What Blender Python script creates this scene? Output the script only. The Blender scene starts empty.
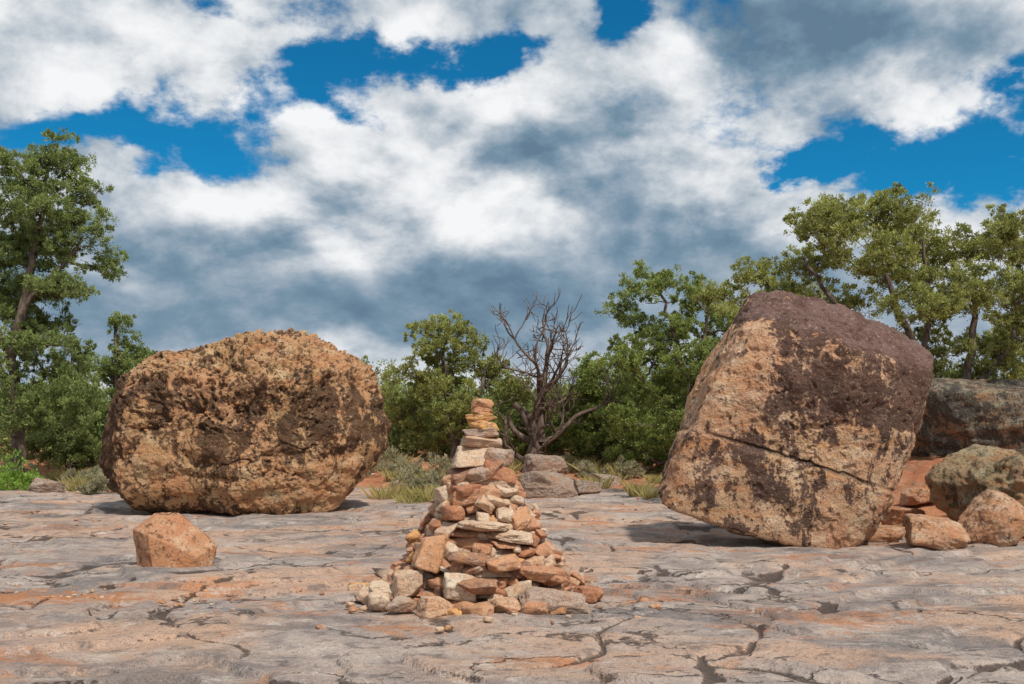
import bpy, bmesh, math
import numpy as np
from mathutils import Vector, Matrix, Euler

scene = bpy.context.scene
scene.view_settings.view_transform = 'Standard'
scene.view_settings.look = 'None'
scene.view_settings.exposure = 0
scene.view_settings.gamma = 1

# ------------------------------------------------------------ noise
_rp = np.random.default_rng(1234)
PERM = _rp.permutation(256)
_g = _rp.normal(size=(256, 3)); GRAD = _g / np.linalg.norm(_g, axis=1)[:, None]
def pn(P):
    P = np.asarray(P, float)
    i = np.floor(P).astype(int); f = P - i
    u = f*f*f*(f*(f*6-15)+10)
    out = np.zeros(len(P))
    for a in (0, 1):
        for b in (0, 1):
            for c in (0, 1):
                h = PERM[(PERM[(PERM[(i[:, 0]+a) & 255]+i[:, 1]+b) & 255]+i[:, 2]+c) & 255]
                g = GRAD[h]
                d = f-np.array([a, b, c])
                w = (u[:, 0] if a else 1-u[:, 0])*(u[:, 1] if b else 1-u[:, 1])*(u[:, 2] if c else 1-u[:, 2])
                out += w*(g*d).sum(1)
    return out*1.6
def fbm(P, o=4, r=.5, off=0.0):
    P = np.asarray(P, float)+off
    s = np.zeros(len(P)); a = 1
    for k in range(o):
        s += a*pn(P); P = P*2.03+17.3; a *= r
    return s
def ss(t):
    t = np.clip(t, 0, 1); return t*t*(3-2*t)

# ------------------------------------------------------------ mesh helpers
def mk(name, V, F, mat, smooth=True, attrs=None):
    V = np.ascontiguousarray(V, dtype=np.float32); F = np.ascontiguousarray(F, dtype=np.int32)
    me = bpy.data.meshes.new(name)
    k = F.shape[1]; n = len(F)
    me.vertices.add(len(V)); me.vertices.foreach_set('co', V.ravel())
    me.loops.add(n*k); me.loops.foreach_set('vertex_index', F.ravel())
    me.polygons.add(n)
    me.polygons.foreach_set('loop_start', np.arange(0, n*k, k, dtype=np.int32))
    me.polygons.foreach_set('loop_total', np.full(n, k, dtype=np.int32))
    me.polygons.foreach_set('use_smooth', np.full(n, smooth, dtype=bool))
    me.update(calc_edges=True)
    if attrs:
        for an, av in attrs.items():
            at = me.attributes.new(an, 'FLOAT', 'POINT')
            at.data.foreach_set('value', np.ascontiguousarray(av, dtype=np.float32))
    me.materials.append(mat)
    ob = bpy.data.objects.new(name, me)
    scene.collection.objects.link(ob)
    return ob

_ico = {}
def ico(sub):
    if sub not in _ico:
        bm = bmesh.new(); bmesh.ops.create_icosphere(bm, subdivisions=sub, radius=1)
        bm.verts.ensure_lookup_table()
        V = np.array([v.co[:] for v in bm.verts]); F = np.array([[v.index for v in f.verts] for f in bm.faces])
        bm.free(); _ico[sub] = (V/np.linalg.norm(V, axis=1)[:, None], F)
    return _ico[sub]

def rotm(rx, ry, rz):
    return np.array(Euler((rx, ry, rz)).to_matrix())

def stone(sub, dims, rng, k=9, p=16, rough=.035, box=True):
    D, F = ico(sub)
    N = rng.normal(size=(k, 3)); N /= np.linalg.norm(N, axis=1)[:, None]
    d = rng.uniform(.72, 1.0, k)
    if box:
        B = np.array([[1, 0, 0], [-1, 0, 0], [0, 1, 0], [0, -1, 0], [0, 0, 1], [0, 0, -1]], float)
        B += rng.normal(size=B.shape)*.18; B /= np.linalg.norm(B, axis=1)[:, None]
        N = np.vstack([N, B]); d = np.concatenate([d, rng.uniform(.70, .9, 6)])
    q = np.maximum(D@N.T, 0)/d
    r = (q**p).sum(1)**(-1/p)
    V = D*r[:, None]
    off = rng.uniform(0, 100)
    V = V+D*(fbm(V*1.6, 3, .55, off)*rough*2.2+fbm(V*6, 2, .5, off)*rough*.7)[:, None]
    return V*np.array(dims)/2/0.88, F

class Acc:
    def __init__(s): s.V = []; s.F = []; s.n = 0
    def add(s, V, F):
        s.V.append(V); s.F.append(F+s.n); s.n += len(V)
    def get(s): return np.vstack(s.V), np.vstack(s.F)

# ------------------------------------------------------------ node helpers
def N(nt, typ, props=None, **inp):
    n = nt.nodes.new(typ)
    for k, v in (props or {}).items(): setattr(n, k, v)
    for k, v in inp.items():
        key = int(k[1:]) if k[0] == 'i' and k[1:].isdigit() else k.replace('_', ' ')
        s = n.inputs[key]
        if isinstance(v, bpy.types.NodeSocket): nt.links.new(v, s)
        else: s.default_value = v
    return n
def M(nt, op, a, b=0.0, c=0.0, clamp=False):
    n = nt.nodes.new('ShaderNodeMath'); n.operation = op; n.use_clamp = clamp
    for i, v in enumerate((a, b, c)):
        if isinstance(v, bpy.types.NodeSocket): nt.links.new(v, n.inputs[i])
        else: n.inputs[i].default_value = v
    return n.outputs[0]
def MIX(nt, f, a, b, bt='MIX'):
    n = nt.nodes.new('ShaderNodeMix'); n.data_type = 'RGBA'; n.blend_type = bt
    for i, v in ((0, f), (6, a), (7, b)):
        if isinstance(v, bpy.types.NodeSocket): nt.links.new(v, n.inputs[i])
        else: n.inputs[i].default_value = (v if i == 0 else (*v, 1) if len(v) == 3 else v)
    return n.outputs[2]
def SST(nt, v, lo, hi, a=0.0, b=1.0):
    n = nt.nodes.new('ShaderNodeMapRange'); n.interpolation_type = 'SMOOTHSTEP'
    nt.links.new(v, n.inputs[0])
    for i, x in ((1, lo), (2, hi), (3, a), (4, b)): n.inputs[i].default_value = x
    return n.outputs[0]
def NOISE(nt, vec, scale, det=5, rough=.55, dist=0.0):
    return N(nt, 'ShaderNodeTexNoise', None, Vector=vec, Scale=scale, Detail=det, Roughness=rough, Distortion=dist).outputs[0]
def MAP(nt, vec, sc=(1, 1, 1), loc=(0, 0, 0), rot=(0, 0, 0)):
    return N(nt, 'ShaderNodeMapping', None, Vector=vec, Scale=sc, Location=loc, Rotation=rot).outputs[0]
def newmat(name):
    m = bpy.data.materials.new(name); m.use_nodes = True
    nt = m.node_tree; nt.nodes.clear()
    out = nt.nodes.new('ShaderNodeOutputMaterial')
    return m, nt, out
def finish(nt, out, col, rough=.9, height=None, dist=.02, strength=1.0, spec=.2):
    b = N(nt, 'ShaderNodeBsdfPrincipled', None, Roughness=rough)
    b.inputs['Specular IOR Level'].default_value = spec
    nt.links.new(col, b.inputs['Base Color'])
    if height is not None:
        bp = N(nt, 'ShaderNodeBump', None, Strength=strength, Distance=dist, Height=height)
        nt.links.new(bp.outputs[0], b.inputs['Normal'])
    nt.links.new(b.outputs[0], out.inputs[0])
    return b
def attr(nt, name):
    return N(nt, 'ShaderNodeAttribute', {'attribute_name': name}).outputs['Fac']
def GREY(nt, v):
    return N(nt, 'ShaderNodeCombineColor', None, Red=v, Green=v, Blue=v).outputs[0]

# ------------------------------------------------------------ materials
def boulder_mat(name, tan, pink, cream, dark, dark2, sc=1.0, pits=.6, bump=.07, topc=(.15, .092, .09)):
    m, nt, out = newmat(name)
    co = N(nt, 'ShaderNodeTexCoord').outputs['Object']
    n1 = NOISE(nt, co, .9*sc, 4, .6, .4)
    n2 = NOISE(nt, MAP(nt, co, (1, 1, 1), (5, 3, 9)), 2.6*sc, 6, .65, .3)
    n3 = NOISE(nt, co, 13*sc, 5, .72)
    n4 = NOISE(nt, MAP(nt, co, (1, 1, .6), (2, 7, 1)), 3.2*sc, 7, .74, .6)
    n5 = NOISE(nt, co, 60*sc, 2, .7)
    col = MIX(nt, SST(nt, n1, .38, .62), tan, pink)
    col = MIX(nt, SST(nt, n2, .46, .66), col, cream)
    st = NOISE(nt, MAP(nt, co, (.8, .8, 4), (0, 0, 4)), 1.6*sc, 5, .6, .5)
    col = MIX(nt, M(nt, 'MULTIPLY', SST(nt, st, .50, .64), .6), col, (.50, .23, .10))
    pat = attr(nt, 'pat')
    pv = M(nt, 'ADD', pat, M(nt, 'MULTIPLY', M(nt, 'SUBTRACT', n4, .5), 5.4))
    pv = M(nt, 'ADD', pv, M(nt, 'MULTIPLY', M(nt, 'SUBTRACT', n3, .5), 2.4))
    pv = M(nt, 'ADD', pv, M(nt, 'MULTIPLY', M(nt, 'SUBTRACT', n1, .5), -1.8))
    pm = SST(nt, pv, .42, .80)
    dk = MIX(nt, SST(nt, n2, .4, .62), dark, dark2)
    tm = attr(nt, 'top')
    dk = MIX(nt, M(nt, 'MULTIPLY', tm, SST(nt, n2, .36, .56, .25, 1.0)), dk, topc)
    col = MIX(nt, M(nt, 'MULTIPLY', pm, .90), col, dk)
    sp = SST(nt, n3, .57, .65)
    col = MIX(nt, M(nt, 'MULTIPLY', sp, .7), col, (.075, .05, .04))
    lt = SST(nt, NOISE(nt, MAP(nt, co, (1, 1, 1), (9, 1, 4)), 20*sc, 4, .7), .58, .66)
    col = MIX(nt, M(nt, 'MULTIPLY', lt, .4), col, (.56, .46, .35))
    vd = N(nt, 'ShaderNodeTexVoronoi', None, Vector=co, Scale=13*sc, Randomness=1.0).outputs[0]
    pit = M(nt, 'MULTIPLY', SST(nt, vd, .06, .32, 1, 0), SST(nt, n2, .48, .57))
    col = MIX(nt, M(nt, 'MULTIPLY', pit, pits), col, (.05, .034, .027))
    ck = attr(nt, 'ck')
    col = MIX(nt, ck, col, (.055, .036, .03))
    fine = SST(nt, n5, .3, .7, .70, 1.25)
    col = MIX(nt, 1.0, col, GREY(nt, fine), 'MULTIPLY')
    h = M(nt, 'ADD', M(nt, 'MULTIPLY', n3, 1.1), M(nt, 'MULTIPLY', n5, .3))
    h = M(nt, 'SUBTRACT', h, M(nt, 'MULTIPLY', pit, pits*.6))
    finish(nt, out, col, .93, h, bump, 1.0, .12)
    return m

mat_bl = boulder_mat('sandstone_tan', (.50, .30, .15), (.54, .29, .155), (.62, .43, .25), (.060, .036, .025), (.13, .068, .040), 1, .85, .06)
mat_br = boulder_mat('sandstone_varnished', (.51, .33, .20), (.52, .28, .17), (.60, .43, .29), (.052, .030, .028), (.11, .060, .052), 1, .35, .045)
mat_grey = boulder_mat('lichen_rock', (.24, .20, .16), (.36, .26, .17), (.40, .36, .27), (.07, .066, .06), (.12, .11, .09), 1.6)
mat_olive = boulder_mat('mossy_sandstone', (.40, .29, .17), (.50, .31, .18), (.50, .43, .28), (.10, .09, .06), (.19, .15, .09), 1.4)
mat_pale = boulder_mat('pale_sandstone', (.42, .32, .26), (.48, .33, .25), (.55, .46, .39), (.17, .13, .11), (.24, .18, .15), 1.6, .2)
mat_small = boulder_mat('small_sandstone', (.52, .31, .19), (.52, .26, .15), (.62, .45, .32), (.15, .08, .055), (.24, .13, .08), 2.2, .25, .03)
mat_block = boulder_mat('orange_sandstone', (.48, .25, .14), (.48, .21, .11), (.58, .37, .24), (.15, .08, .055), (.24, .125, .075), 2.4, .2, .02)

def cairn_mat():
    m, nt, out = newmat('cairn_stones')
    co = N(nt, 'ShaderNodeTexCoord').outputs['Object']
    ri = N(nt, 'ShaderNodeNewGeometry').outputs['Random Per Island']
    r = nt.nodes.new('ShaderNodeValToRGB'); nt.links.new(ri, r.inputs[0]); r.color_ramp.interpolation = 'CONSTANT'
    cols = [(0, (.47, .24, .14)), (.11, (.55, .36, .24)), (.22, (.38, .17, .10)), (.32, (.60, .46, .34)), (.44, (.52, .28, .16)),
            (.54, (.40, .30, .24)), (.64, (.60, .33, .14)), (.72, (.29, .16, .11)), (.80, (.55, .39, .28)), (.88, (.50, .25, .15)), (.95, (.60, .49, .38))]
    while len(r.color_ramp.elements) < len(cols): r.color_ramp.elements.new(.5)
    for e, (p, c) in zip(r.color_ramp.elements, cols): e.position = p; e.color = (*c, 1)
    cb = N(nt, 'ShaderNodeCombineXYZ', None, X=M(nt, 'MULTIPLY', ri, 50), Y=M(nt, 'MULTIPLY', ri, 31), Z=ri)
    v = N(nt, 'ShaderNodeVectorMath', {'operation': 'ADD'}, i0=co, i1=cb.outputs[0]).outputs[0]
    n1 = NOISE(nt, v, 5, 4, .65, .4); n2 = NOISE(nt, v, 22, 5, .7); n3 = NOISE(nt, v, 90, 2, .7)
    col = MIX(nt, M(nt, 'MULTIPLY', SST(nt, n1, .46, .66), .45), r.outputs[0], (.50, .24, .10))
    col = MIX(nt, M(nt, 'MULTIPLY', SST(nt, n2, .52, .66), .6), col, (.15, .09, .07))
    n4 = NOISE(nt, MAP(nt, v, (1, 1, 1), (3, 3, 3)), 12, 5, .7)
    col = MIX(nt, M(nt, 'MULTIPLY', SST(nt, n4, .54, .66), .5), col, (.60, .47, .35))
    f = SST(nt, n3, .3, .7, .75, 1.2)
    col = MIX(nt, 1.0, col, GREY(nt, f), 'MULTIPLY')
    h = M(nt, 'ADD', M(nt, 'MULTIPLY', n2, 1.0), M(nt, 'MULTIPLY', n3, .3))
    finish(nt, out, col, .9, h, .025, .8, .15)
    return m
mat_cairn = cairn_mat()

def ground_mat():
    m, nt, out = newmat('slickrock_and_soil')
    co = N(nt, 'ShaderNodeTexCoord').outputs['Object']
    n1 = NOISE(nt, MAP(nt, co, (.7, 1, 1)), .42, 7, .66, .6)
    n2 = NOISE(nt, MAP(nt, co, (.8, 1.0, 1), (7, 2, 0)), 1.1, 7, .68, .5)
    n3 = NOISE(nt, MAP(nt, co, (.95, 1.0, 1), (1, 9, 0)), 4.5, 7, .72, .3)
    n4 = NOISE(nt, co, 24, 5, .74)
    n5 = NOISE(nt, co, 100, 2, .7)
    grey = MIX(nt, SST(nt, n2, .38, .62), (.32, .265, .245), (.49, .40, .345))
    col = MIX(nt, SST(nt, n1, .45, .60), grey, (.52, .345, .25))
    n6 = NOISE(nt, MAP(nt, co, (.6, 1.0, 1), (13, 5, 0)), .8, 7, .74, .5)
    col = MIX(nt, M(nt, 'MULTIPLY', SST(nt, n6, .53, .63), .85), col, (.49, .215, .10))
    n8 = NOISE(nt, MAP(nt, co, (.6, 1.0, 1), (33, 25, 0)), .7, 7, .76, .4)
    col = MIX(nt, M(nt, 'MULTIPLY', SST(nt, n8, .49, .62), .70), col, (.155, .145, .145))
    col = MIX(nt, M(nt, 'MULTIPLY', SST(nt, n3, .52, .64), .68), col, (.145, .125, .12))
    n7 = NOISE(nt, MAP(nt, co, (.9, 1.1, 1), (3, 15, 0)), 2.6, 7, .76, .4)
    col = MIX(nt, M(nt, 'MULTIPLY', SST(nt, n7, .53, .65), .65), col, (.60, .52, .46))
    col = MIX(nt, M(nt, 'MULTIPLY', SST(nt, n4, .54, .66), .65), col, (.11, .09, .085))
    pan = N(nt, 'ShaderNodeVectorMath', {'operation': 'MULTIPLY_ADD'}, i0=co, i1=(.55, 1.5, 0), i2=(.55*4.3, -1.5*8.7, 0)).outputs[0]
    pd = N(nt, 'ShaderNodeVectorMath', {'operation': 'LENGTH'}, i0=pan).outputs['Value']
    pv = M(nt, 'ADD', M(nt, 'MULTIPLY', pd, -.5), M(nt, 'ADD', M(nt, 'MULTIPLY', n3, 1.2), M(nt, 'MULTIPLY', n4, .8)))
    col = MIX(nt, M(nt, 'MULTIPLY', SST(nt, pv, .62, .86), .85), col, (.46, .19, .08))
    wv = N(nt, 'ShaderNodeVectorMath', {'operation': 'MULTIPLY_ADD'}, i0=N(nt, 'ShaderNodeTexNoise', None, Vector=co, Scale=1.0, Detail=5.0, Roughness=.6).outputs[1], i1=(1.4, 1.4, 0), i2=MAP(nt, co, (.22, .7, 1), (0, 0, 0), (0, 0, .25)))
    vo = N(nt, 'ShaderNodeTexVoronoi', {'feature': 'DISTANCE_TO_EDGE'}, Vector=wv.outputs[0], Scale=.6).outputs[0]
    cr = M(nt, 'MULTIPLY', SST(nt, vo, .0, .011, 1, 0), SST(nt, n2, .44, .52))
    ckn = M(nt, 'ADD', attr(nt, 'ck'), M(nt, 'MULTIPLY', M(nt, 'SUBTRACT', n4, .5), .9))
    ck = M(nt, 'MAXIMUM', SST(nt, ckn, .45, .85), cr)
    col = MIX(nt, M(nt, 'MULTIPLY', ck, .85), col, (.06, .042, .036))
    sn = NOISE(nt, co, 2.2, 6, .7)
    soil = MIX(nt, SST(nt, sn, .38, .64), (.38, .14, .07), (.50, .23, .12))
    soil = MIX(nt, M(nt, 'MULTIPLY', SST(nt, n4, .52, .66), .6), soil, (.22, .14, .09))
    litter = SST(nt, NOISE(nt, MAP(nt, co, (1, 1, 1), (61, 3, 0)), .8, 6, .7), .52, .64)
    soil = MIX(nt, M(nt, 'MULTIPLY', litter, .45), soil, (.30, .22, .14))
    sm = SST(nt, M(nt, 'ADD', attr(nt, 'soil'), M(nt, 'MULTIPLY', M(nt, 'SUBTRACT', n3, .5), 1.6)), .4, .6)
    col = MIX(nt, sm, col, soil)
    f = SST(nt, n5, .3, .7, .72, 1.24)
    col = MIX(nt, 1.0, col, GREY(nt, f), 'MULTIPLY')
    h = M(nt, 'ADD', M(nt, 'MULTIPLY', n3, 1.3), M(nt, 'MULTIPLY', n4, .8))
    h = M(nt, 'ADD', h, M(nt, 'MULTIPLY', n5, .2))
    h = M(nt, 'SUBTRACT', h, M(nt, 'MULTIPLY', ck, .9))
    finish(nt, out, col, .88, h, .038, .9, .2)
    return m
mat_ground = ground_mat()

def leaf_mat(name, c1, c2, c3, tr=.35):
    m, nt, out = newmat(name)
    v = attr(nt, 'var')
    ri = N(nt, 'ShaderNodeNewGeometry').outputs['Random Per Island']
    col = MIX(nt, v, c1, c2)
    col = MIX(nt, SST(nt, ri, .4, 1.0), col, c3)
    d = N(nt, 'ShaderNodeBsdfDiffuse', None, Color=col); t = N(nt, 'ShaderNodeBsdfTranslucent', None, Color=col)
    mx = N(nt, 'ShaderNodeMixShader', None, Fac=tr)
    nt.links.new(d.outputs[0], mx.inputs[1]); nt.links.new(t.outputs[0], mx.inputs[2])
    nt.links.new(mx.outputs[0], out.inputs[0])
    return m
mat_jun = leaf_mat('juniper_foliage', (.15, .17, .055), (.39, .42, .13), (.50, .51, .19))
mat_junc = leaf_mat('juniper_foliage_green', (.115, .155, .05), (.32, .40, .115), (.44, .49, .16))
mat_pin = leaf_mat('pinyon_foliage', (.11, .15, .06), (.28, .36, .12), (.40, .46, .17))
mat_far = leaf_mat('distant_foliage', (.12, .165, .065), (.29, .35, .12), (.38, .42, .15))
mat_sage = leaf_mat('sage_leaves', (.20, .20, .12), (.40, .37, .23), (.50, .45, .29))
mat_grass = leaf_mat('dry_grass_blades', (.38, .31, .12), (.58, .46, .22), (.34, .34, .12))
mat_green = leaf_mat('green_shrub_leaves', (.14, .26, .04), (.28, .44, .08), (.38, .50, .13))

def bark_mat(name, a, b):
    m, nt, out = newmat(name)
    co = N(nt, 'ShaderNodeTexCoord').outputs['Object']
    n1 = NOISE(nt, MAP(nt, co, (1, 1, .2)), 14, 5, .65, .5)
    col = MIX(nt, SST(nt, n1, .35, .65), a, b)
    finish(nt, out, col, .9, n1, .04, 1.0)
    return m
mat_bark = bark_mat('juniper_bark', (.07, .052, .043), (.20, .15, .12))
mat_dead = bark_mat('weathered_wood', (.09, .06, .045), (.22, .16, .13))

# ------------------------------------------------------------ ground
def gh(x, y):
    x = np.atleast_1d(np.asarray(x, float)); y = np.atleast_1d(np.asarray(y, float))
    y0 = 19.5+7*ss((-x-3)/4)
    z = 1.15*ss((y-y0)/24)
    z = z+1.0*ss((x-4.6)/3.6)*ss((y-14.2)/5)*(1-ss((y-22)/20)*.7)
    P = np.stack([x*.16, y*.16, np.zeros_like(x)], 1)
    z = z+fbm(P, 3)*(.03+.22*ss((y-22)/15))
    return z
def gz(x, y): return float(gh(x, y)[0])

def build_ground():
    xs = list(np.arange(-8.5, 8.5001, .025))
    s = .03; x = 8.5; ext = []
    while x < 700:
        s *= 1.09; x += s; ext.append(x)
    xs = np.array([-e for e in ext[::-1]]+xs+ext)
    ys = []; y = 4.6; s = .02
    while y < 900:
        ys.append(y)
        s = .018*(y/5)**1.25 if y < 26 else s*1.08
        y += s
    pre = []; y = 4.6; s = .03
    while y > -150:
        s *= 1.25; y -= s; pre.append(y)
    ys = np.array(pre[::-1]+ys)
    X, Y = np.meshgrid(xs, ys); nx, ny = len(xs), len(ys)
    x = X.ravel(); y = Y.ravel(); Z = np.zeros_like(x)
    z = gh(x, y)
    near = (1-ss((y-24)/8))*(1-ss((np.abs(x)-16)/10))
    P = np.stack([x, y, Z], 1)
    soil = ss((y-(22.5+4.5*ss((-x-3)/4)))/2.5)
    soil = np.maximum(soil, ss((x-5.5)/.8)*ss((y-13.0)/1.0))
    soil = np.maximum(soil, ss((x-4.3)/1.2)*ss((y-14.0)/1.2))
    t = fbm(P*np.array([.22, .30, 1]), 4, .42, 3.1)*3.8+x*.06
    fl = np.floor(t); fr = t-fl
    wd = .13+.014*np.maximum(y-6, 0)
    ter = fl+ss(fr/wd)
    rough_edge = ter-t*.6
    z = z+near*(1-soil)*rough_edge*.055
    # widths stay above the mesh spacing so no line breaks up into steps
    wy = 1+.10*np.maximum(y-6, 0)
    c1 = np.abs(fbm(P*np.array([.28, .42, 1]), 3, .40, 11.7)); c2 = np.abs(fbm(P*np.array([.60, .30, 1]), 3, .40, 31.2))
    w1 = .026*(.5+.7*ss(pn(P*.8+5)+.5))*wy
    ck = np.exp(-(c1/w1)**2)*ss((pn(P*.45+9)+.30)/.4)+np.exp(-(c2/(.024*wy))**2)*ss((pn(P*.5+29)+.1)/.4)
    ck = np.clip(ck, 0, 1)*near*(1-soil)
    edge = np.exp(-((fr-.05)/.06)**2)*near*(1-soil)*ss((pn(P*.7+49)+.3)/.4)
    z = z-ck*.030
    z = z+near*(fbm(P*1.3, 3, .45, 7)*.026+fbm(P*6, 2, .5, 17)*.006)
    z = z+soil*near*fbm(P*3.1, 4, .6, 71)*.05
    V = np.stack([x, y, z], 1)
    i = np.arange(nx*ny).reshape(ny, nx)
    F = np.stack([i[:-1, :-1].ravel(), i[:-1, 1:].ravel(), i[1:, 1:].ravel(), i[1:, :-1].ravel()], 1)
    mk('ground', V, F, mat_ground, True, {'ck': np.clip(ck*.95+edge*.62, 0, 1), 'soil': soil})
build_ground()

# ------------------------------------------------------------ boulders
def hull_planes(pts):
    bm = bmesh.new()
    for p in pts: bm.verts.new(p)
    bmesh.ops.convex_hull(bm, input=bm.verts[:])
    bm.normal_update()
    Nn = []; D = []
    for f in bm.faces:
        n = np.array(f.normal[:]); d = float(n@np.array(f.verts[0].co[:]))
        if d < 0: n = -n; d = -d
        Nn.append(n); D.append(d)
    bm.free(); return np.array(Nn), np.array(D)

def hull_boulder(pts, centre, sub, p):
    pts = np.array(pts, float)-np.array(centre)
    Nn, D = hull_planes(pts)
    keep = []
    for k in range(len(D)):
        if all((Nn[k]@Nn[j] < .995) for j in keep): keep.append(k)
    Nn = Nn[keep]; D = D[keep]
    Dr, F = ico(sub)
    q = np.maximum(Dr@Nn.T, 0)/D
    qm = q.max(1)
    r = 1/(qm*((q/qm[:, None])**p).sum(1)**(1/p))
    return Dr*r[:, None], Dr, F

def gauss(V, c, r): return np.exp(-(((V-np.array(c))/np.array(r))**2).sum(1))

def left_boulder():
    pts = [(-2.66, .1, 2.06), (-2.45, .3, 2.45), (-1.7, .3, 2.84), (-.5, .4, 3.08), (.75, .4, 3.38), (1.4, .3, 3.22), (2.1, .2, 2.80), (2.58, .1, 2.25),
           (2.68, .1, 1.5), (2.3, -.1, .70), (1.6, -.4, -.06), (-.9, -.5, -.09), (-1.9, -.3, .05), (-2.6, .0, .35), (-2.74, .1, 1.1),
           (-2.0, -1.0, .35), (-1.95, -1.1, 2.15), (-1.4, -1.0, 2.5), (0, -1.4, 2.4), (0, -1.45, .6), (1.35, -1.2, 2.45), (1.5, -1.2, .7), (2.15, -.75, 1.5), (.9, -1.0, .0), (-.9, -1.05, .0),
           (.5, -.5, 3.12), (-1.2, -.4, 2.85),
           (-1.8, 1.6, .4), (1.6, 1.7, .4), (-2, 1.5, 2.3), (1.8, 1.6, 2.4), (0, 1.9, 1.5), (0, 1.3, 3.1), (0, 1, 0)]
    c = np.array((0, .1, 1.6))
    V, D, F = hull_boulder(pts, c, 8, 44)
    V = V*np.array([1.02, 1, 1.01])
    W = V+c
    top = ss((W[:, 2]-2.3+.25*pn(V*.9+3))/.3)
    d = fbm(V*.9, 3, .5, 4)*.10+fbm(V*2.3, 3, .5, 8)*.055
    rid = 1-np.abs(fbm(V*2.6, 3, .55, 21))*2
    d += top*(rid*.06+fbm(V*6, 3, .6, 25)*.05)
    d += .07*np.tanh((W[:, 2]-2.35+.5*pn(V*.9+3))*7)*ss((W[:, 2]-1.2)/.6)
    region = ss(fbm(V*.75, 3, .5, 66)*1.6+.5+.4*(W[:, 2]-1.8))
    pit = fbm(V*np.array([4, 4, 5]), 3, .55, 41)
    d -= ss((pit-.20)/.35)*.085*(.2+.8*region)
    pit2 = fbm(V*11, 2, .5, 47); pm2 = ss((pit2-.18)/.28)*(.12+.88*region)
    d -= pm2*.05
    d += .016*np.sin(W[:, 2]*16+fbm(V*.8, 2, .5, 5)*5)
    d += fbm(V*8, 4, .6, 2)*.017+fbm(V*24, 2, .6, 2)*.005
    lf = ss((-W[:, 0]-1.9)/.25)*ss((1.0-W[:, 2])/.8)
    d -= lf*.10
    cr = np.abs(fbm(V*np.array([.7, .7, .9]), 3, .5, 51)); ck = np.exp(-(cr/.014)**2)*ss((pn(V*.9+60)+.0)/.2)
    d -= ck*.05
    V = V+D*d[:, None]
    W = V+c
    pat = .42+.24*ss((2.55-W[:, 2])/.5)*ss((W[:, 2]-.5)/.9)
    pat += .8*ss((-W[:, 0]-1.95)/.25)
    pat -= .45*gauss(W, (-1.3, -1.1, 1.2), (.45, 2, .9))
    pat -= .42*gauss(W, (1.2, -1, .5), (1.1, 2, .45))
    pat += .55*gauss(W, (-1.5, -1, 2.2), (.9, 1.5, .25))+.5*gauss(W, (1.9, -1, 1.8), (.6, 2, .7))
    pat -= .12*top
    pat += .40*gauss(W, (.1, -1, 1.4), (.6, 2, .8))
    pat += .4*ss((pit-.1)/.4)*region
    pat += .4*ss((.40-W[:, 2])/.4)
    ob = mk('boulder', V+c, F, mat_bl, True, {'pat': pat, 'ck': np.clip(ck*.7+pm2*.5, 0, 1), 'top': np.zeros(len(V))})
    ob.location = (-4.95, 18.5, gz(-4.93, 18)-.02)
left_boulder()

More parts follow.
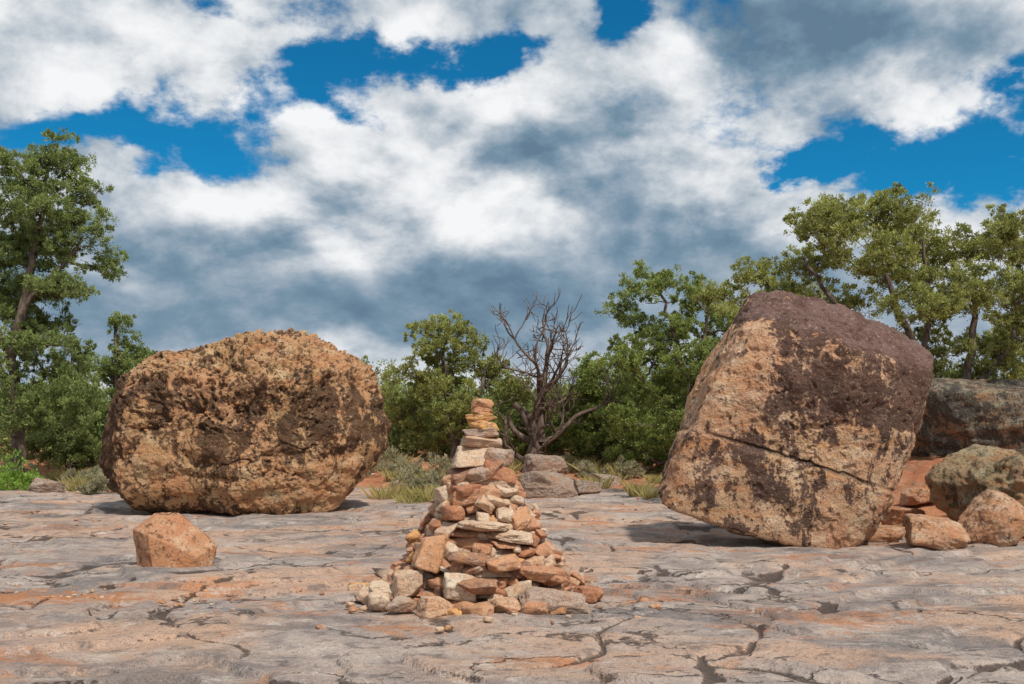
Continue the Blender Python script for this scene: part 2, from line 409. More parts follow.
def right_boulder():
    pts = [(-.80, -.3, 2.74), (0, -.78, 2.66), (.75, -.8, 2.5), (1.64, -.25, 2.34),
           (-.52, .5, 3.42), (.05, .7, 3.46), (.7, .6, 3.32), (1.66, .8, 2.86), (1.86, .3, 2.5),
           (1.80, .2, 1.85), (1.42, .1, 1.1), (.98, -.1, .2), (.6, -.2, -.02),
           (-1.55, -.4, 1.45), (-1.15, -.4, 2.2), (.95, -.72, .75), (1.22, -.62, 1.5),
           (-1.92, -.1, .66), (-1.84, -.35, .52), (-.8, -.6, .25), (.0, -.6, .01), (.45, -.5, -.08),
           (-1.4, .9, .7), (.3, .9, .02), (.8, .9, .4), (1.5, 1.2, 1.6), (1.5, 1.2, 2.6), (-.6, 1.3, 3.1), (-1.3, 1.2, 2.0), (.2, 1.5, 3.0)]
    c = np.array((.1, .2, 1.7))
    V, D, F = hull_boulder(pts, c, 8, 70)
    W = V+c
    d = fbm(V*.9, 3, .5, 14)*.06+fbm(V*2.3, 3, .5, 18)*.028
    n = np.array([.30, .02, .954])
    h = W@n
    hj = h-(np.array((0, 0, 1.06))@n)+.03*fbm(V*1.6, 3, .5, 77)
    jm = ss((-W[:, 1]+.6)/.5)
    ck = np.exp(-(hj/.020)**2)*(.25+.75*ss((pn(V*1.3+4)+.3)/.4))
    d -= ck*.055
    d += .045*np.tanh(-hj*30)*.6
    top = ss((h-(np.array((0, -.3, 2.68))@n)+.10*fbm(V*2, 3, .6, 8))/.20)
    d += top*fbm(V*5, 3, .6, 25)*.04
    d += .010*np.sin(h*13+fbm(V*.7, 2, .5, 6)*4)
    pit = fbm(V*4.5, 3, .55, 41)
    d -= ss((pit-.30)/.35)*.035
    d += fbm(V*8, 4, .6, 3)*.014+fbm(V*24, 2, .6, 2)*.005
    V = V+D*d[:, None]; W = V+c
    pat = .36+.62*top
    pat += .62*ss((h-1.45)/.5)*ss((W[:, 0]+.75)/.5)*(1-.6*ss((W[:, 0]-1.40)/.25)*(1-top))
    pat -= .30*gauss(W, (-.95, -.5, 2.2), (.35, 1.5, .5))
    pat += .35*gauss(W, (-1.0, -.5, 1.3), (.5, 1.5, .25))
    pat -= .25*gauss(W, (.1, -.7, 1.25), (.8, 1.5, .25))
    pat += .45*gauss(W, (-.3, -.6, .85), (.9, 1.5, .16))
    pat -= .4*gauss(W, (.7, -.4, .25), (.6, 1.5, .5))
    pat += .3*gauss(W, (1.5, 0, 2.2), (.35, 1.5, .4))+.35*gauss(W, (.4, -.8, 1.9), (.5, 1.5, .5))
    ob = mk('boulder', V+c, F, mat_br, True, {'pat': pat, 'ck': np.clip(ck*.85*jm, 0, 1), 'top': top})
    ob.location = (3.77, 13.05, gz(3.77, 13)-.01)
right_boulder()

def rock(name, x, y, dims, seed, mat, sub=6, rot=(0, 0, 0), sink=.05, k=7, p=44, rough=.03, pat=.2):
    rng = np.random.default_rng(seed)
    V, F = stone(sub, dims, rng, k, p, rough)
    V = V@rotm(*rot).T
    off = seed*3.3; m = min(dims)
    V = V*(1+.022*fbm(V*9/m*.5, 4, .6, off))[:, None]
    pa = np.full(len(V), pat)+.3*pn(V*1.5+off)
    zmin = V[:, 2].min()
    ob = mk(name, V, F, mat, True, {'pat': pa, 'ck': np.zeros(len(V)), 'top': np.zeros(len(V))})
    ob.location = (x, y, gz(x, y)-zmin-sink)
    return ob

def foreground_rock():
    # angular fallen block: left end face, big sloping top, bright front face, lower right shoulder
    pts = [(-.33, -.14, -.12), (-.06, -.40, -.12), (.38, -.10, -.12), (.28, .36, -.12), (-.3, .34, -.12),
           (-.43, -.08, .44), (-.40, -.10, .30), (-.24, .06, .60), (.0, .10, .59), (.44, .06, .24), (-.16, -.36, .40), (.30, -.22, .14), (-.34, .3, .48), (.22, .36, .34)]
    c = np.array((0, 0, .22))
    V, D, F = hull_boulder(pts, c, 7, 300)
    V = V+D*(fbm(V*3, 3, .5, 9)*.014+fbm(V*9, 3, .6, 2)*.007)[:, None]
    ob = mk('rock', V+c, F, mat_block, True, {'pat': .15+.3*pn(V*3+3), 'ck': np.zeros(len(V)), 'top': np.zeros(len(V))})
    ob.location = (-3.62, 10.7, gz(-3.62, 10.7)-.0)
foreground_rock()

rock('rock', 9.9, 19.5, (4.6, 2.6, 2.1), 12, mat_grey, 7, (0, -.04, .2), .75, k=16, p=14, pat=.65)
rock('rock', 7.55, 14.4, (2.3, 1.8, 1.5), 24, mat_olive, 7, (.05, .05, .3), .38, k=16, p=16, rough=.05, pat=.25)
rock('rock', 6.32, 13.0, (.76, .7, .74), 35, mat_small, 6, (.1, .15, .6), .09, pat=.25, k=10, p=24)
rock('rock', 5.32, 12.45, (.84, .6, .46), 41, mat_small, 6, (.05, .25, .1), .09, pat=.1, k=10, p=24)
rock('rock', .74, 22.0, (1.25, .9, .62), 52, mat_pale, 6, (0, .05, .1), .10, pat=-.1, k=10, p=24)
rock('rock', .82, 26.0, (1.25, .9, .74), 58, mat_pale, 6, (0, -.1, .3), .12, pat=.2, k=12, p=18)
rock('rock', 5.9, 15.2, (.7, .5, .28), 63, mat_small, 5, (0, .05, .5), .04, pat=.3)
rock('rock', 5.25, 14.6, (.5, .4, .22), 64, mat_small, 5, (0, .05, .9), .04, pat=.2)
rock('rock', 4.95, 13.4, (.55, .4, .24), 71, mat_small, 5, (0, .1, .3), .04, pat=.2)
rock('rock', 6.7, 16.4, (.5, .4, .28), 72, mat_small, 5, (0, .1, .3), .04, pat=.1)
rock('rock', 8.5, 17.4, (.8, .6, .45), 65, mat_small, 5, (.2, .05, .2), .05, pat=.3)
rock('rock', 9.2, 17.0, (.9, .6, .45), 66, mat_small, 5, (.0, .2, .7), .05, pat=.1)
rock('rock', -2.3, 22.6, (.5, .4, .25), 67, mat_pale, 5, (.0, .2, .7), .05, pat=.1)
rock('rock', 1.7, 23.0, (.6, .5, .3), 73, mat_pale, 5, (.0, .1, .3), .05, pat=.1)
rock('rock', 2.3, 24.6, (.7, .5, .3), 68, mat_pale, 5, (.0, .1, .3), .05, pat=.1)
rock('rock', -11.2, 24.0, (.8, .5, .35), 69, mat_pale, 5, (.0, .1, .3), .05, pat=.1)

# ------------------------------------------------------------ cairn
def build_cairn():
    rng = np.random.default_rng(5)
    A = Acc(); cx, cy = -.28, 9.3; g = gz(cx, cy)
    zz = [0, .12, .285, .47, .66, .80, .94, 1.05, 1.2, 1.3]
    rr = [.98, .90, .78, .65, .52, .43, .36, .30, .24, .19]
    prof = lambda z: float(np.interp(z, zz, rr))
    def put(x, y, z, dims, rot=(0, 0, 0), sub=4, k=7, rough=.03):
        k = int(rng.choice([6, 8, 12])); p = float(rng.choice([14, 26, 44]))
        V, F = stone(sub, dims, rng, k, p, rough)
        A.add(V@rotm(*rot).T+np.array([x, y, z]), F)
    z = .05
    while z < 1.12:
        Rr = prof(z); h = rng.uniform(.075, .105)
        put(rng.uniform(-.02, .02), 0, z, (max(.2, 2*(Rr-.14)), max(.2, 2*(Rr-.14)), h*1.5), (0, 0, rng.uniform(0, 3)))
        a = rng.uniform(0, 6.28); a0 = a
        while a < a0+6.28-.1:
            big = rng.random()
            w = rng.uniform(.10, .19) if big < .65 else rng.uniform(.19, .34)
            hh = h*rng.uniform(.6, 1.5); dp = rng.uniform(.15, .28)
            rad = Rr-dp*.5+rng.uniform(-.03, .05)
            da = w/max(Rr, .2)
            am = a+da/2
            put(rad*math.cos(am), rad*math.sin(am), z+rng.uniform(-.015, .02), (dp, w*1.1, hh),
                (rng.normal()*.16, rng.normal()*.12+.16, am))
            a += da
        z += h*.88
    for k in range(70):
        a = rng.uniform(0, 6.28); r = rng.uniform(.86, 1.20)
        s = rng.uniform(.10, .25)
        hgt = s*rng.uniform(.4, .75)
        put(r*math.cos(a), r*math.sin(a), hgt*.42, (s, s*rng.uniform(.7, 1.3), hgt), (rng.normal()*.2, rng.normal()*.2+.25*(r < 1), rng.uniform(0, 6.28)))
    for k in range(120):
        a = rng.uniform(0, 6.28); z = rng.uniform(.08, 1.0); r = prof(z)+.0
        s = rng.uniform(.08, .22)
        put(r*math.cos(a), r*math.sin(a), z+.03, (s*rng.uniform(.6, 1), s, s*rng.uniform(.3, .7)), (rng.normal()*.3, rng.normal()*.3+.5, a))
    H = [(-.42, -.58, .46, (.28, .28, .30), (0, .2, .3)), (-.62, -.72, .22, (.28, .22, .24), (0, -.2, .2)), (-.16, -.86, .22, (.32, .24, .22), (.2, .05, 0)),
         (.02, -.54, .70, (.48, .26, .09), (0, .03, 0)), (.62, -.88, .10, (.60, .34, .18), (.1, .12, .1)), (.62, -.62, .27, (.28, .25, .15), (0, .2, .4)),
         (.2, -.78, .40, (.28, .22, .13), (.1, -.2, .1)), (-.24, -.40, .80, (.22, .20, .15), (0, -.1, .4)), (.3, -.52, .60, (.38, .22, .09), (.1, .1, .2)),
         (-.08, -.78, .44, (.34, .2, .09), (.2, .15, .2)), (.95, -.55, .1, (.28, .24, .14), (0, 0, .4)), (-.85, -.62, .1, (.26, .26, .18), (0, .1, .2)),
         (-.35, -1.02, .09, (.26, .2, .14), (0, .1, .5)), (.22, -1.0, .08, (.26, .18, .12), (0, -.1, .1)), (-.62, -.95, .08, (.24, .18, .13), (.2, .1, .1)),
         (0, -.95, .24, (.34, .18, .11), (.3, .05, 0)), (-.1, -1.05, .06, (.2, .16, .12), (0, .3, .2)), (.46, -.74, .32, (.28, .2, .11), (.2, .2, -.2)),
         (-.32, -.14, .93, (.24, .26, .22), (0, -.2, .3)), (.06, -.30, .91, (.22, .16, .28), (.15, .35, .2)), (-.12, -.30, .95, (.28, .2, .16), (.1, -.1, .2)), (.28, -.14, .95, (.28, .24, .13), (0, .25, .1)),
         (-.04, -.12, 1.04, (.60, .44, .17), (.05, -.12, .2)), (.18, -.22, 1.05, (.28, .22, .12), (0, .4, .1)),
         (-.05, -.14, 1.16, (.54, .40, .18), (.05, -.30, .1)), (.14, -.14, 1.15, (.38, .34, .18), (.0, .42, .3)), (-.22, -.16, 1.10, (.24, .24, .14), (0, -.3, .1)), (-.02, -.30, 1.13, (.22, .14, .16), (.2, .3, .1)),
         (-.09, -.08, 1.30, (.34, .36, .20), (0, .08, .1)), (.12, -.08, 1.28, (.32, .32, .20), (0, .15, 1.0)),
         (.01, -.06, 1.42, (.38, .32, .12), (0, .10, .4)), (.0, -.05, 1.51, (.32, .27, .10), (0, -.08, .1)), (.01, -.05, 1.59, (.27, .22, .09), (0, .1, .7)),
         (-.01, -.05, 1.66, (.23, .19, .08), (0, -.1, .2)), (.0, -.05, 1.72, (.20, .16, .07), (0, .1, .3)), (-.01, -.05, 1.785, (.18, .15, .11), (0, .05, .5))]
    for (x, y, zc, dm, rt) in H: put(x, y, zc, dm, rt, 5)
    V, F = A.get()
    ob = mk('stone_cairn', V, F, mat_cairn, True)
    ob.location = (cx, cy, g-.03)
build_cairn()

def loose():
    rng = np.random.default_rng(9); A = Acc()
    def put(x, y, s, flat=.6, sub=3):
        V, F = stone(sub, (s, s*rng.uniform(.7, 1.2), s*flat), rng, 8, 16, .03)
        A.add(V@rotm(rng.normal()*.15, rng.normal()*.15, rng.uniform(0, 6)).T+np.array([x, y, gz(x, y)+s*flat*.3]), F)
    for k in range(40):
        a = rng.uniform(0, 6.28); r = 1.15+abs(rng.normal())*.35
        put(-.28+r*math.cos(a)*1.2, 9.3+r*math.sin(a), rng.uniform(.03, .10))
    for k in range(300):
        y = rng.uniform(6, 22)
        put(rng.uniform(-.6, .6)*y, y, rng.uniform(.012, .035)*(y/9), .5, 2)
    for k in range(420):
        y = 8.7+rng.normal()*.35; x = -4.3+rng.normal()*.9
        put(x, y, rng.uniform(.015, .05), .5, 2)
    for k in range(190):
        x = rng.uniform(4.6, 11); y = rng.uniform(13.6, 21)
        put(x, y, abs(rng.normal())*.07+.03, .6)
    for k in range(170):
        x = rng.uniform(-16, 6); y = rng.uniform(22.5, 30)
        put(x, y, abs(rng.normal())*.12+.04, .55)
    V, F = A.get(); mk('loose_stones', V, F, mat_cairn, True)
loose()

# ------------------------------------------------------------ vegetation
def tube(A, P, Rd, sides=6):
    P = np.array(P); n = len(P)
    T = np.gradient(P, axis=0); T /= np.linalg.norm(T, axis=1)[:, None]+1e-9
    up = np.array([.3, .9, .1])
    U = np.cross(T, up); U /= np.linalg.norm(U, axis=1)[:, None]+1e-9
    W = np.cross(T, U)
    a = np.linspace(0, 2*math.pi, sides, endpoint=False)
    V = (P[:, None, :]+(U[:, None, :]*np.cos(a)[None, :, None]+W[:, None, :]*np.sin(a)[None, :, None])*np.array(Rd)[:, None, None]).reshape(-1, 3)
    F = []
    for i in range(n-1):
        for j in range(sides):
            k = (j+1) % sides
            F.append((i*sides+j, i*sides+k, (i+1)*sides+k, (i+1)*sides+j))
    A.add(V, np.array(F))

def unit(v): return v/(np.linalg.norm(v, axis=-1, keepdims=True)+1e-9)

def leaves(C, rad, rng, tufts, per, ll, lw, up=.5, squash=.8, jit=1.0):
    n = len(C)
    off = unit(rng.normal(size=(n, tufts, 3)))*(rng.random((n, tufts, 1))**.4)
    off[..., 2] *= squash
    TC = C[:, None, :]+off*rad[:, None, None]
    tr = rad[:, None]*rng.uniform(.24, .6, (n, tufts))
    d = unit(off*.8+np.array([0, 0, up]))
    o2 = unit(rng.normal(size=(n, tufts, per, 3))+d[:, :, None, :]*.8)*(rng.random((n, tufts, per, 1))**.65)
    pos = TC[:, :, None, :]+o2*tr[:, :, None, None]*jit
    ax = unit(o2*.7+d[:, :, None, :]*.8+rng.normal(size=o2.shape)*.3)
    sd = unit(np.cross(ax, rng.normal(size=o2.shape)))
    L = ll*rng.uniform(.6, 1.5, (n, tufts, per, 1)); Wd = lw*rng.uniform(.6, 1.3, (n, tufts, per, 1))
    m1 = pos+ax*L*.5
    V = np.stack([pos, m1+sd*Wd*.6, pos+ax*L, m1-sd*Wd*.6], 3).reshape(-1, 3)
    k = n*tufts*per
    F = np.arange(k*4).reshape(k, 4)
    var = np.clip(rng.normal(.5, .24, (n, 1, 1))+rng.normal(0, .2, (n, tufts, 1))+.25*off[..., 2:3], 0, 1)
    var = np.broadcast_to(var[..., None], (n, tufts, per, 4)).reshape(-1)
    return V, F, var

def empty(name, loc):
    e = bpy.data.objects.new(name, None); scene.collection.objects.link(e); e.location = loc; return e

def tree(name, x, y, s, blobs, trunk, seed, mat=None, dens=1.0, csize=9.0, depth=1.0, leaf=2.3, per=46, grow=(1.08, 1.15)):
    mat = mat or mat_jun
    rng = np.random.default_rng(seed)
    z = gz(x, y)-.05
    B = Acc(); nodes = []; nr = []
    for limb in trunk:
        P = np.array([(p[0], (rng.normal()*3 if i else 0), p[1]) for i, p in enumerate(limb)], float)
        Rd = np.array([p[2] for p in limb], float)
        t = np.linspace(0, len(P)-1, (len(P)-1)*5+1)
        Q = np.stack([np.interp(t, range(len(P)), P[:, k]) for k in range(3)], 1)
        Q[1:, :2] += rng.normal(size=(len(Q)-1, 2))*1.3
        rq = np.interp(t, range(len(P)), Rd)*rng.uniform(.9, 1.12, len(t))
        tube(B, Q*s, rq*s, 8)
        nodes += list(Q); nr += list(rq)
    clC = []; clR = []
    W = max(abs(b[0]) for b in blobs)
    bl = sorted(blobs, key=lambda b: b[0]**2+(b[1]-trunk[0][-1][1])**2)
    def link(c, rstart, rend, jit, target=True):
        Nd = np.array(nodes); dd = np.linalg.norm(Nd-c, axis=1)+np.maximum(Nd[:, 2]-c[2]+3, 0)*1.5
        i = int(dd.argmin()); a = Nd[i]
        L = np.linalg.norm(c-a)
        m = 6; tt = np.linspace(0, 1, m)[:, None]
        Q = a+(c-a)*tt; Q[:, 2] -= (np.sin(tt[:, 0]*math.pi)*L*.10)
        Q[1:-1] += rng.normal(size=(m-2, 3))*L*jit
        r0 = min(nr[i]*.8, rstart)
        rad = np.linspace(r0, rend, m)
        tube(B, Q*s, rad*s, 5)
        if target:
            for q, r_ in zip(Q[1:], rad[1:]): nodes.append(q); nr.append(r_)
    for (dx, h, rx, rh) in bl:
        rx *= grow[0]; rh *= grow[1]
        dy = rng.uniform(-1, 1)*W*.35*depth
        c = np.array([dx, dy, h])
        link(c, 2.8, .9, .05)
        nc = max(5, int(rx*rh/34*dens*(1+.3*depth)))
        o = unit(rng.normal(size=(nc, 3)))*(rng.random((nc, 1))**.45)
        cc = c+o*np.array([rx, max(rx*.9, rh)*depth, rh])
        for q in cc: link(q, .9, .3, .06, True)
        clC.append(cc); clR.append(rng.uniform(.4, 1.25, nc)*csize)
    C = np.vstack(clC)*s; Rr = np.concatenate(clR)*s
    V, F, var = leaves(C, Rr, rng, 7, per, leaf*s, leaf*.42*s)
    e = empty(name, (x, y, z))
    BV, BF = B.get()
    t = mk('trunk_and_branches', BV, BF, mat_bark, True); t.parent = e
    f = mk('foliage', V, F, mat, False, {'var': var}); f.parent = e
    return e

tree('juniper_tree', -13.05, 26, .0261,
     [(38, 335, 34, 20), (8, 312, 30, 20), (72, 262, 28, 20), (32, 278, 32, 20), (-20, 280, 30, 28), (86, 230, 18, 14), (0, 232, 34, 22), (50, 205, 34, 18),
      (-32, 200, 34, 30), (12, 168, 38, 20), (-15, 130, 40, 26), (36, 118, 28, 20), (0, 80, 40, 26), (60, 85, 30, 24), (60, 305, 24, 18), (35, 240, 30, 18), (10, 200, 34, 18), (5, 260, 30, 18), (30, 145, 28, 16)],
     [[(0, 0, 8), (4, 60, 6.5), (2, 130, 5), (14, 200, 4), (28, 260, 3), (36, 320, 1.6)], [(2, 110, 4), (-18, 180, 3), (-20, 270, 1.5)], [(10, 180, 3), (45, 215, 2), (70, 250, 1.2)]], 3, mat_pin, dens=1.2, csize=9.5)
tree('pinyon_tree', -14.2, 32, .0322,
     [(5, 118, 18, 18), (-8, 90, 28, 20), (10, 60, 32, 20), (-20, 45, 32, 25), (10, 25, 40, 18)],
     [[(0, 0, 5), (0, 60, 3.5), (4, 125, 1)]], 4, mat_pin, dens=1.3, csize=8)
tree('pinyon_tree', -12.2, 31, .0315,
     [(-3, 150, 9, 14), (8, 122, 18, 14), (-8, 98, 24, 16), (18, 105, 20, 14), (5, 65, 34, 18), (-5, 38, 38, 18), (10, 18, 44, 14)],
     [[(0, 0, 5), (0, 70, 3.5), (-3, 155, 1)]], 5, mat_pin, dens=1.3, csize=8)
tree('juniper_tree', -1.7, 30, .0302,
     [(-10, 134, 36, 14), (-34, 112, 20, 16), (12, 116, 30, 16), (40, 90, 20, 20), (-15, 75, 30, 20), (15, 52, 28, 20), (-25, 30, 30, 16), (-50, 60, 22, 24), (-45, 90, 16, 12), (30, 30, 24, 16), (0, 95, 30, 16), (58, 70, 18, 14)],
     [[(0, 0, 5), (-6, 40, 4), (-10, 90, 2.5), (-12, 130, 1.2)], [(-3, 25, 3.4), (22, 70, 2.4), (30, 95, 1.2)]], 6, mat_jun, dens=1.05, csize=8.5)
tree('juniper_tree', 2.75, 30.5, .0307,
     [(-2, 95, 26, 14), (-22, 70, 22, 16), (24, 72, 28, 18), (0, 42, 32, 20), (40, 34, 24, 20), (-28, 30, 22, 18), (5, 65, 30, 16), (10, 16, 36, 14), (-45, 60, 16, 14)],
     [[(0, 0, 4), (-3, 40, 3), (0, 90, 1.2)]], 7, mat_junc, dens=1.2, csize=9)
tree('juniper_tree', .6, 32.5, .0325,
     [(0, 60, 34, 16), (-20, 35, 34, 20), (25, 38, 34, 20), (0, 20, 44, 18)],
     [[(0, 0, 4), (-3, 30, 3), (0, 60, 1.2)]], 17, mat_far, dens=1.2, csize=9)
tree('juniper_tree', 4.6, 27, .0271,
     [(-28, 196, 32, 16), (18, 180, 24, 20), (-55, 166, 20, 16), (38, 148, 26, 20), (-12, 150, 36, 16), (-62, 120, 26, 18), (18, 116, 36, 18), (-30, 86, 34, 18), (40, 82, 28, 24), (8, 55, 34, 16), (-60, 60, 24, 16), (-22, 22, 20, 16),
      (-25, 118, 30, 16), (20, 30, 34, 18), (-50, 30, 26, 16), (5, 90, 30, 14)],
     [[(0, 0, 6), (2, 45, 5), (6, 90, 4), (-6, 140, 2.6), (-20, 185, 1.3)], [(5, 80, 3.2), (22, 120, 2.4), (26, 165, 1.2)], [(3, 60, 3), (-30, 90, 2), (-55, 120, 1.1)]], 8, mat_junc, dens=1.1, csize=8.8)
tree('juniper_tree', 8.4, 20, .0201,
     [(-130, 218, 32, 20), (-92, 232, 36, 20), (-48, 246, 38, 20), (-2, 232, 38, 22), (38, 208, 34, 20), (-155, 190, 28, 16), (-72, 194, 38, 20), (-20, 186, 38, 20), (30, 168, 36, 20),
      (-195, 168, 24, 16), (-120, 168, 32, 18), (75, 222, 30, 24), (82, 155, 32, 30), (70, 105, 38, 26), (22, 115, 34, 18), (-35, 145, 36, 16), (30, 78, 32, 15), (-160, 150, 28, 16), (-190, 135, 28, 16), (0, 150, 36, 16), (-100, 200, 34, 18), (-75, 155, 32, 14)],
     [[(0, 0, 9), (4, 40, 7), (-8, 85, 5), (-30, 140, 3.4), (-50, 200, 2)], [(2, 30, 6), (35, 80, 4.5), (45, 140, 3), (40, 200, 1.5)],
      [(0, 50, 5), (-45, 100, 3.8), (-95, 150, 2.6), (-125, 200, 1.4)], [(10, 50, 4), (60, 85, 3), (90, 130, 1.5)], [(-8, 85, 3.5), (0, 140, 2.5), (-5, 215, 1.2)]], 9, mat_jun, dens=1.05, csize=9.8, leaf=2.5, per=44)
tree('juniper_tree', 12.6, 24, .0241,
     [(-10, 205, 30, 22), (20, 190, 34, 24), (-25, 140, 30, 20), (10, 120, 38, 24), (-20, 85, 34, 20), (20, 60, 40, 24), (0, 160, 36, 20)],
     [[(0, 0, 7), (4, 80, 5), (0, 210, 1.5)]], 10, mat_jun, dens=1.1, csize=10)
tree('juniper_tree', 8.0, 29, .0291,
     [(-20, 120, 34, 20), (30, 125, 34, 20), (0, 90, 44, 20), (-45, 80, 30, 24), (45, 80, 30, 24), (0, 50, 50, 24), (-60, 40, 34, 20), (60, 45, 34, 22)],
     [[(0, 0, 7), (4, 50, 5), (0, 120, 1.5)]], 13, mat_jun, dens=1.2, csize=10)

def dead():
    rng = np.random.default_rng(31); A = Acc()
    def grow(p, d, L, r, dep):
        n = 5; P = [p]; q = p.copy(); dd = d.copy()
        for i in range(n):
            dd = unit(dd+rng.normal(size=3)*.17+np.array([0, 0, .05])); q = q+dd*L/n; P.append(q)
        tube(A, P, np.linspace(r, r*.62, n+1), 6 if r > .03 else 4)
        if dep == 0: return
        for k in range(3):
            j = n if k == 0 else rng.integers(2, n+1)
            nd = unit(dd*.9+rng.normal(size=3)*(.35 if k == 0 else .75)+np.array([0, 0, .18]))
            grow(P[j], nd, L*rng.uniform(.55, .85), max(r*(.62 if k == 0 else .48), .012), dep-1)
    grow(np.array([0, 0, 0.]), unit(np.array([.45, .0, 1])), 1.5, .22, 1)
    grow(np.array([.35, 0, .9]), unit(np.array([.3, .1, 1])), 1.6, .15, 5)
    grow(np.array([.3, 0, .7]), unit(np.array([-.55, -.1, 1])), 1.45, .11, 4)
    grow(np.array([.4, 0, .8]), unit(np.array([.9, .1, 1])), 1.3, .10, 4)
    grow(np.array([.1, 0, .2]), unit(np.array([-.9, .1, .7])), 1.0, .09, 3)
    V, F = A.get(); ob = mk('dead_tree', V, F, mat_dead, True); ob.location = (.45, 28.0, gz(.45, 28.0)-.05)
dead()

def belt():
    rng = np.random.default_rng(77); C = []; Rr = []
    def bush(x, y, H, w, n, r0, r1):
        g0 = gz(x, y)
        o = unit(rng.normal(size=(n, 3)))*(rng.random((n, 1))**.35)
        o[:, :2] *= (1-.35*np.clip(o[:, 2:3], 0, 1))
        C.append(np.array([x, y, g0+H*.5])+o*np.array([w, w, H*.5])); Rr.append(rng.uniform(r0, r1, n))
    for k in range(150):
        y = rng.uniform(42, 75); x = rng.uniform(-.75, .75)*y
        bush(x, y, rng.uniform(2.0, 4.2), rng.uniform(1.2, 2.4), 20, .35, .7)
    for k in range(48):
        y = rng.uniform(33, 39); x = rng.uniform(-21, 22)
        bush(x, y, rng.uniform(1.5, 2.9), rng.uniform(1.0, 2.0), 26, .3, .55)
    for k in range(14):
        y = rng.uniform(31, 34); x = rng.uniform(-4.5, 7.5)
        bush(x, y, rng.uniform(1.4, 2.5), rng.uniform(.9, 1.6), 26, .25, .5)
    C = np.vstack(C); Rr = np.concatenate(Rr)
    V, F, var = leaves(C, Rr, rng, 5, 22, .13, .06)
    mk('distant_trees', V, F, mat_far, False, {'var': var})
belt()

def shrub(name, x, y, w, h, seed, mat, n=14, ll=.07, lw=.02, per=40, up=1.0):
    rng = np.random.default_rng(seed)
    o = unit(rng.normal(size=(n, 3)))*(rng.random((n, 1))**.5); o[:, 2] = np.abs(o[:, 2])
    C = o*np.array([w/2, w/2, h*.75])+np.array([0, 0, .05])
    V, F, var = leaves(C, rng.uniform(.7, 1.2, n)*min(w, h)*.28, rng, 5, per, ll, lw, up)
    ob = mk(name, V, F, mat, False, {'var': var}); ob.location = (x, y, gz(x, y)-.02)
rs = np.random.default_rng(44)
shrub('green_shrub', -12.2, 24.2, 1.5, .95, 1, mat_green, 22, .08, .03)
shrub('sagebrush', -10.4, 25.5, 1.1, .7, 2, mat_sage)
shrub('sagebrush', -9.6, 24.8, .9, .5, 3, mat_sage)
for i, (x, y, w, h) in enumerate([(-11.3, 26.5, 1.3, .7), (-9.2, 27.5, 1.4, .8), (-2.3, 23.5, 1.3, .75), (-1.7, 25, 1.2, .8), (-2.9, 25.5, 1.3, .7), (-.9, 24.3, .9, .5), (2.0, 25.5, .9, .5), (3.0, 26.4, 1.1, .6), (-.6, 27, 1.3, .6),
                                  (4.4, 24.5, 1.0, .6), (10.6, 16.6, .9, .5), (1.7, 28, 1.2, .5), (-3.4, 27, 1.4, .9), (-4.4, 28, 1.6, 1.), (-7.5, 29, 1.6, 1.0), (-1.4, 22.8, 1.0, .55), (-2.0, 22.4, .8, .5),
                                  (-9.9, 23.6, .9, .45), (-8.8, 25.2, 1.0, .6), (-13.6, 27, 1.4, .9)]):
    shrub('sagebrush', x, y, w, h, 100+i, mat_sage)

def grass(name, pts, seed, n=160, h=.4):
    rng = np.random.default_rng(seed); V = []
    for (x, y, r) in pts:
        g0 = gz(x, y)
        a = rng.uniform(0, 6.28, n); rr = r*np.sqrt(rng.random(n))
        bx = x+rr*np.cos(a); by = y+rr*np.sin(a)
        hh = h*rng.uniform(.4, 1.2, n)*rng.uniform(.6, 1.1); le = rng.normal(size=(n, 2))*.35*hh[:, None]+np.stack([np.cos(a), np.sin(a)], 1)*(hh*.3)[:, None]
        t = rng.uniform(0, 3.14, n); wx = np.cos(t)*.008; wy = np.sin(t)*.008
        z0 = np.full(n, g0-.03)
        V.append(np.stack([np.stack([bx-wx, by-wy, z0], 1), np.stack([bx+wx, by+wy, z0], 1),
                           np.stack([bx+le[:, 0]*.45+wx*.8, by+le[:, 1]*.45+wy*.8, z0+hh*.6], 1), np.stack([bx+le[:, 0], by+le[:, 1], z0+hh], 1)], 1).reshape(-1, 3))
    V = np.vstack(V); F = np.arange(len(V)).reshape(-1, 4)
    var = np.repeat(rng.random(len(F)), 4)
    mk(name, V, F, mat_grass, False, {'var': var})
grass('dry_grass', [(-2.75+.25*i+rs.normal()*.1, 20.4+rs.normal()*.6, .25) for i in range(7)]+[(rs.uniform(-14, -8), rs.uniform(24.5, 29), .3) for i in range(18)]
      + [(rs.uniform(-4, 5), rs.uniform(23.5, 30), .25) for i in range(26)]+[(rs.uniform(8, 11), rs.uniform(15.5, 21), .2) for i in range(6)]
      + [(7.0+rs.normal()*.3, 13.2+rs.normal()*.3, .18) for i in range(4)]+[(3.5+rs.normal()*.5, 22+rs.normal()*.5, .18) for i in range(4)], 12, 150, .38)

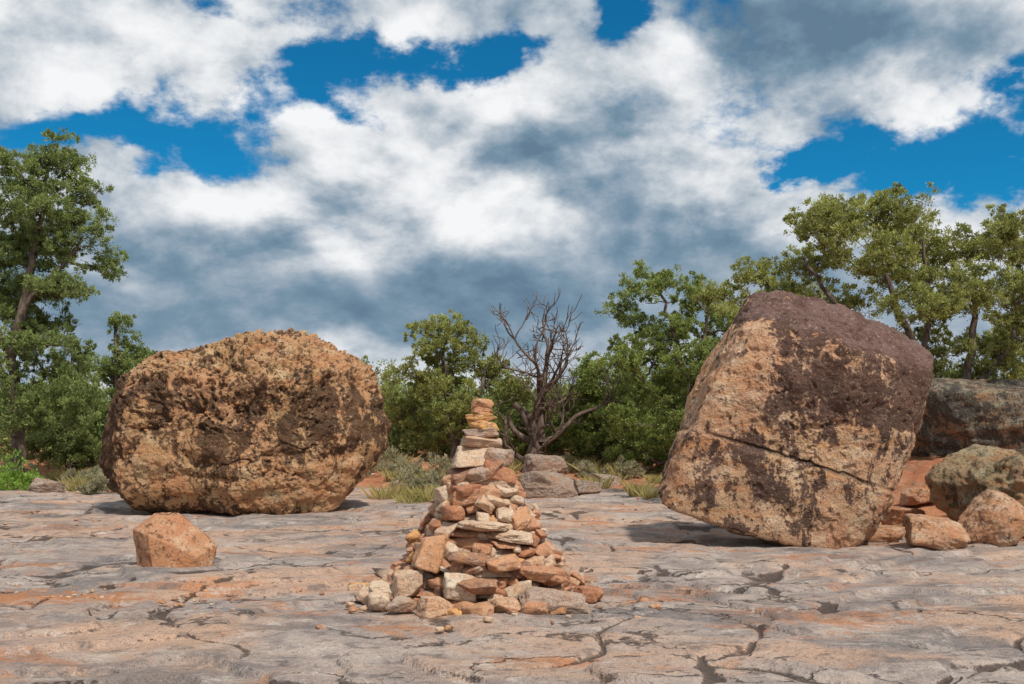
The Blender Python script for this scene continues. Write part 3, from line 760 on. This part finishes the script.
# ------------------------------------------------------------ sky
SUN = Vector((.38, -.56, .95)).normalized()
def build_world():
    w = bpy.data.worlds.new('World'); scene.world = w; w.use_nodes = True
    nt = w.node_tree; nt.nodes.clear()
    out = nt.nodes.new('ShaderNodeOutputWorld'); bg = nt.nodes.new('ShaderNodeBackground'); bg.inputs[1].default_value = .1
    nt.links.new(bg.outputs[0], out.inputs[0])
    sky = nt.nodes.new('ShaderNodeTexSky'); sky.sky_type = 'NISHITA'; sky.sun_disc = False
    sky.sun_elevation = math.asin(SUN.z); sky.sun_rotation = math.atan2(SUN.x, SUN.y)
    sky.air_density = 1.0; sky.dust_density = .3; sky.ozone_density = 2.0; sky.altitude = 1800
    blue = MIX(nt, 1.0, sky.outputs[0], (.07, .80, 1.04), 'MULTIPLY')
    g = N(nt, 'ShaderNodeTexCoord').outputs['Generated']
    v = N(nt, 'ShaderNodeVectorMath', {'operation': 'NORMALIZE'}, i0=g).outputs[0]
    sp = N(nt, 'ShaderNodeSeparateXYZ', None, Vector=v)
    x, y, z = sp.outputs
    az = M(nt, 'ARCTAN2', x, y); el = M(nt, 'ARCSINE', z)
    zc = M(nt, 'ADD', M(nt, 'MAXIMUM', z, 0), .48)
    q = N(nt, 'ShaderNodeCombineXYZ', None, X=M(nt, 'DIVIDE', x, zc), Y=M(nt, 'DIVIDE', y, zc), Z=0.0).outputs[0]
    n1 = NOISE(nt, q, 3.2, 9, .58, .1)
    n1b = NOISE(nt, MAP(nt, q, (1, 1, 1), (.02, -.07, 0)), 3.2, 9, .58, .1)
    n2 = NOISE(nt, MAP(nt, q, (1, 1, 1), (4, 8, 0)), 9, 7, .62, .1)
    wp = N(nt, 'ShaderNodeTexNoise', None, Vector=q, Scale=5.0, Detail=6.0, Roughness=.6).outputs[1]
    A0 = N(nt, 'ShaderNodeCombineXYZ', None, X=az, Y=el, Z=0.0).outputs[0]
    A1 = N(nt, 'ShaderNodeVectorMath', {'operation': 'MULTIPLY_ADD'}, i0=wp, i1=(.24, .13, 0), i2=A0).outputs[0]
    A1 = N(nt, 'ShaderNodeVectorMath', {'operation': 'ADD'}, i0=A1, i1=(-.12, -.065, 0)).outputs[0]
    def blobs(lst, base, k=1.0):
        acc = base
        for (a, e, ra, re, amp) in lst:
            a, e, ra, re = map(math.radians, (a, e, ra, re))
            t = N(nt, 'ShaderNodeVectorMath', {'operation': 'MULTIPLY_ADD'}, i0=A1, i1=(1/ra, 1/re, 0), i2=(-a/ra, -e/re, 0)).outputs[0]
            d = N(nt, 'ShaderNodeVectorMath', {'operation': 'DOT_PRODUCT'}, i0=t, i1=t).outputs['Value']
            p = M(nt, 'POWER', .36788, d)
            acc = M(nt, 'MULTIPLY_ADD', p, amp*k, acc)
        return acc
    cov = blobs([(-20, 15.6, 5.5, 1.9, -.62), (-26, 14.6, 4, 1.8, -.5), (-13, 17.6, 3.5, 1.5, -.5), (-9.0, 17.4, 2.5, 1.2, -.4), (-4.7, 20.4, 5, 1.4, -.6), (-10, 20, 2.5, 1, -.3), (-1, 21.4, 2, 1, -.30),
                 (6.5, 22.3, 2, 1.8, -.6), (15.8, 14.2, 3, 1.2, -.5), (21.3, 14.9, 5, 1.8, -.60), (26, 12.8, 4.5, 2.6, -.65), (27, 17, 2.5, 1.5, -.4), (-17, 22.6, 5, .9, -.35),
                 (0, 7, 60, 5, .45), (-2, 14.5, 8, 3.5, .25)], .69, .95)
    n1s = M(nt, 'MULTIPLY', M(nt, 'SUBTRACT', n1, .5), 1.9)
    n2s = M(nt, 'MULTIPLY', M(nt, 'SUBTRACT', n2, .5), 1.0)
    cov = M(nt, 'ADD', cov, M(nt, 'ADD', n1s, n2s))
    cm = SST(nt, cov, .28, .58)
    br = blobs([(-2.4, 14.2, 9, 4.0, .36), (-15, 12.8, 8, 2.4, .34), (-20, 20, 11, 2.6, .28), (10.1, 18.3, 4.5, 2.5, .36), (23.3, 17.8, 6, 2, .36), (-1, 18.5, 3, 2, .2),
                (4.8, 16.2, 4.5, 2.2, -.55), (15.6, 21.5, 7, 2.4, -.60), (-3.5, 6.8, 30, 3.6, -.40), (7, 12.0, 7, 1.8, -.28), (-8, 3.4, 11, 1.5, .30), (12, 5, 8, 2, .16), (14.5, 11.5, 5, 1.4, .28), (22, 9, 6, 2.5, .2)], .54)
    dif = M(nt, 'MULTIPLY', M(nt, 'SUBTRACT', n1, n1b), 2.9)
    quiet = SST(nt, el, .10, .24, .50, 1.0)
    det = M(nt, 'ADD', dif, M(nt, 'MULTIPLY', n2s, .42))
    br = M(nt, 'ADD', br, M(nt, 'MULTIPLY', det, quiet))
    r = nt.nodes.new('ShaderNodeValToRGB'); nt.links.new(br, r.inputs[0])
    els = [(0, (.125, .21, .30)), (.22, (.19, .29, .385)), (.42, (.34, .42, .505)), (.62, (.57, .62, .67)), (.82, (.80, .82, .845)), (1.0, (.92, .93, .94))]
    while len(r.color_ramp.elements) < len(els): r.color_ramp.elements.new(.5)
    for e_, (p, c) in zip(r.color_ramp.elements, els): e_.position = p; e_.color = (*c, 1)
    cl = MIX(nt, 1.0, r.outputs[0], (10, 10, 10), 'MULTIPLY')
    col = MIX(nt, cm, blue, cl)
    nt.links.new(col, bg.inputs[0])
    w.cycles.sampling_method = 'MANUAL'; w.cycles.sample_map_resolution = 512
build_world()

sd = bpy.data.lights.new('sun', 'SUN'); sd.energy = 3.9; sd.angle = math.radians(4); sd.color = (1, .93, .82)
so = bpy.data.objects.new('sun', sd); scene.collection.objects.link(so)
so.rotation_euler = (-SUN).to_track_quat('-Z', 'Y').to_euler()

cd = bpy.data.cameras.new('camera'); cam = bpy.data.objects.new('camera', cd); scene.collection.objects.link(cam)
cam.location = (0, 0, 1.5); cam.rotation_euler = (math.radians(90), 0, 0)
cd.lens = 35; cd.sensor_width = 36; cd.shift_y = 88/1024; cd.clip_end = 3000; cd.clip_start = .1
scene.camera = cam
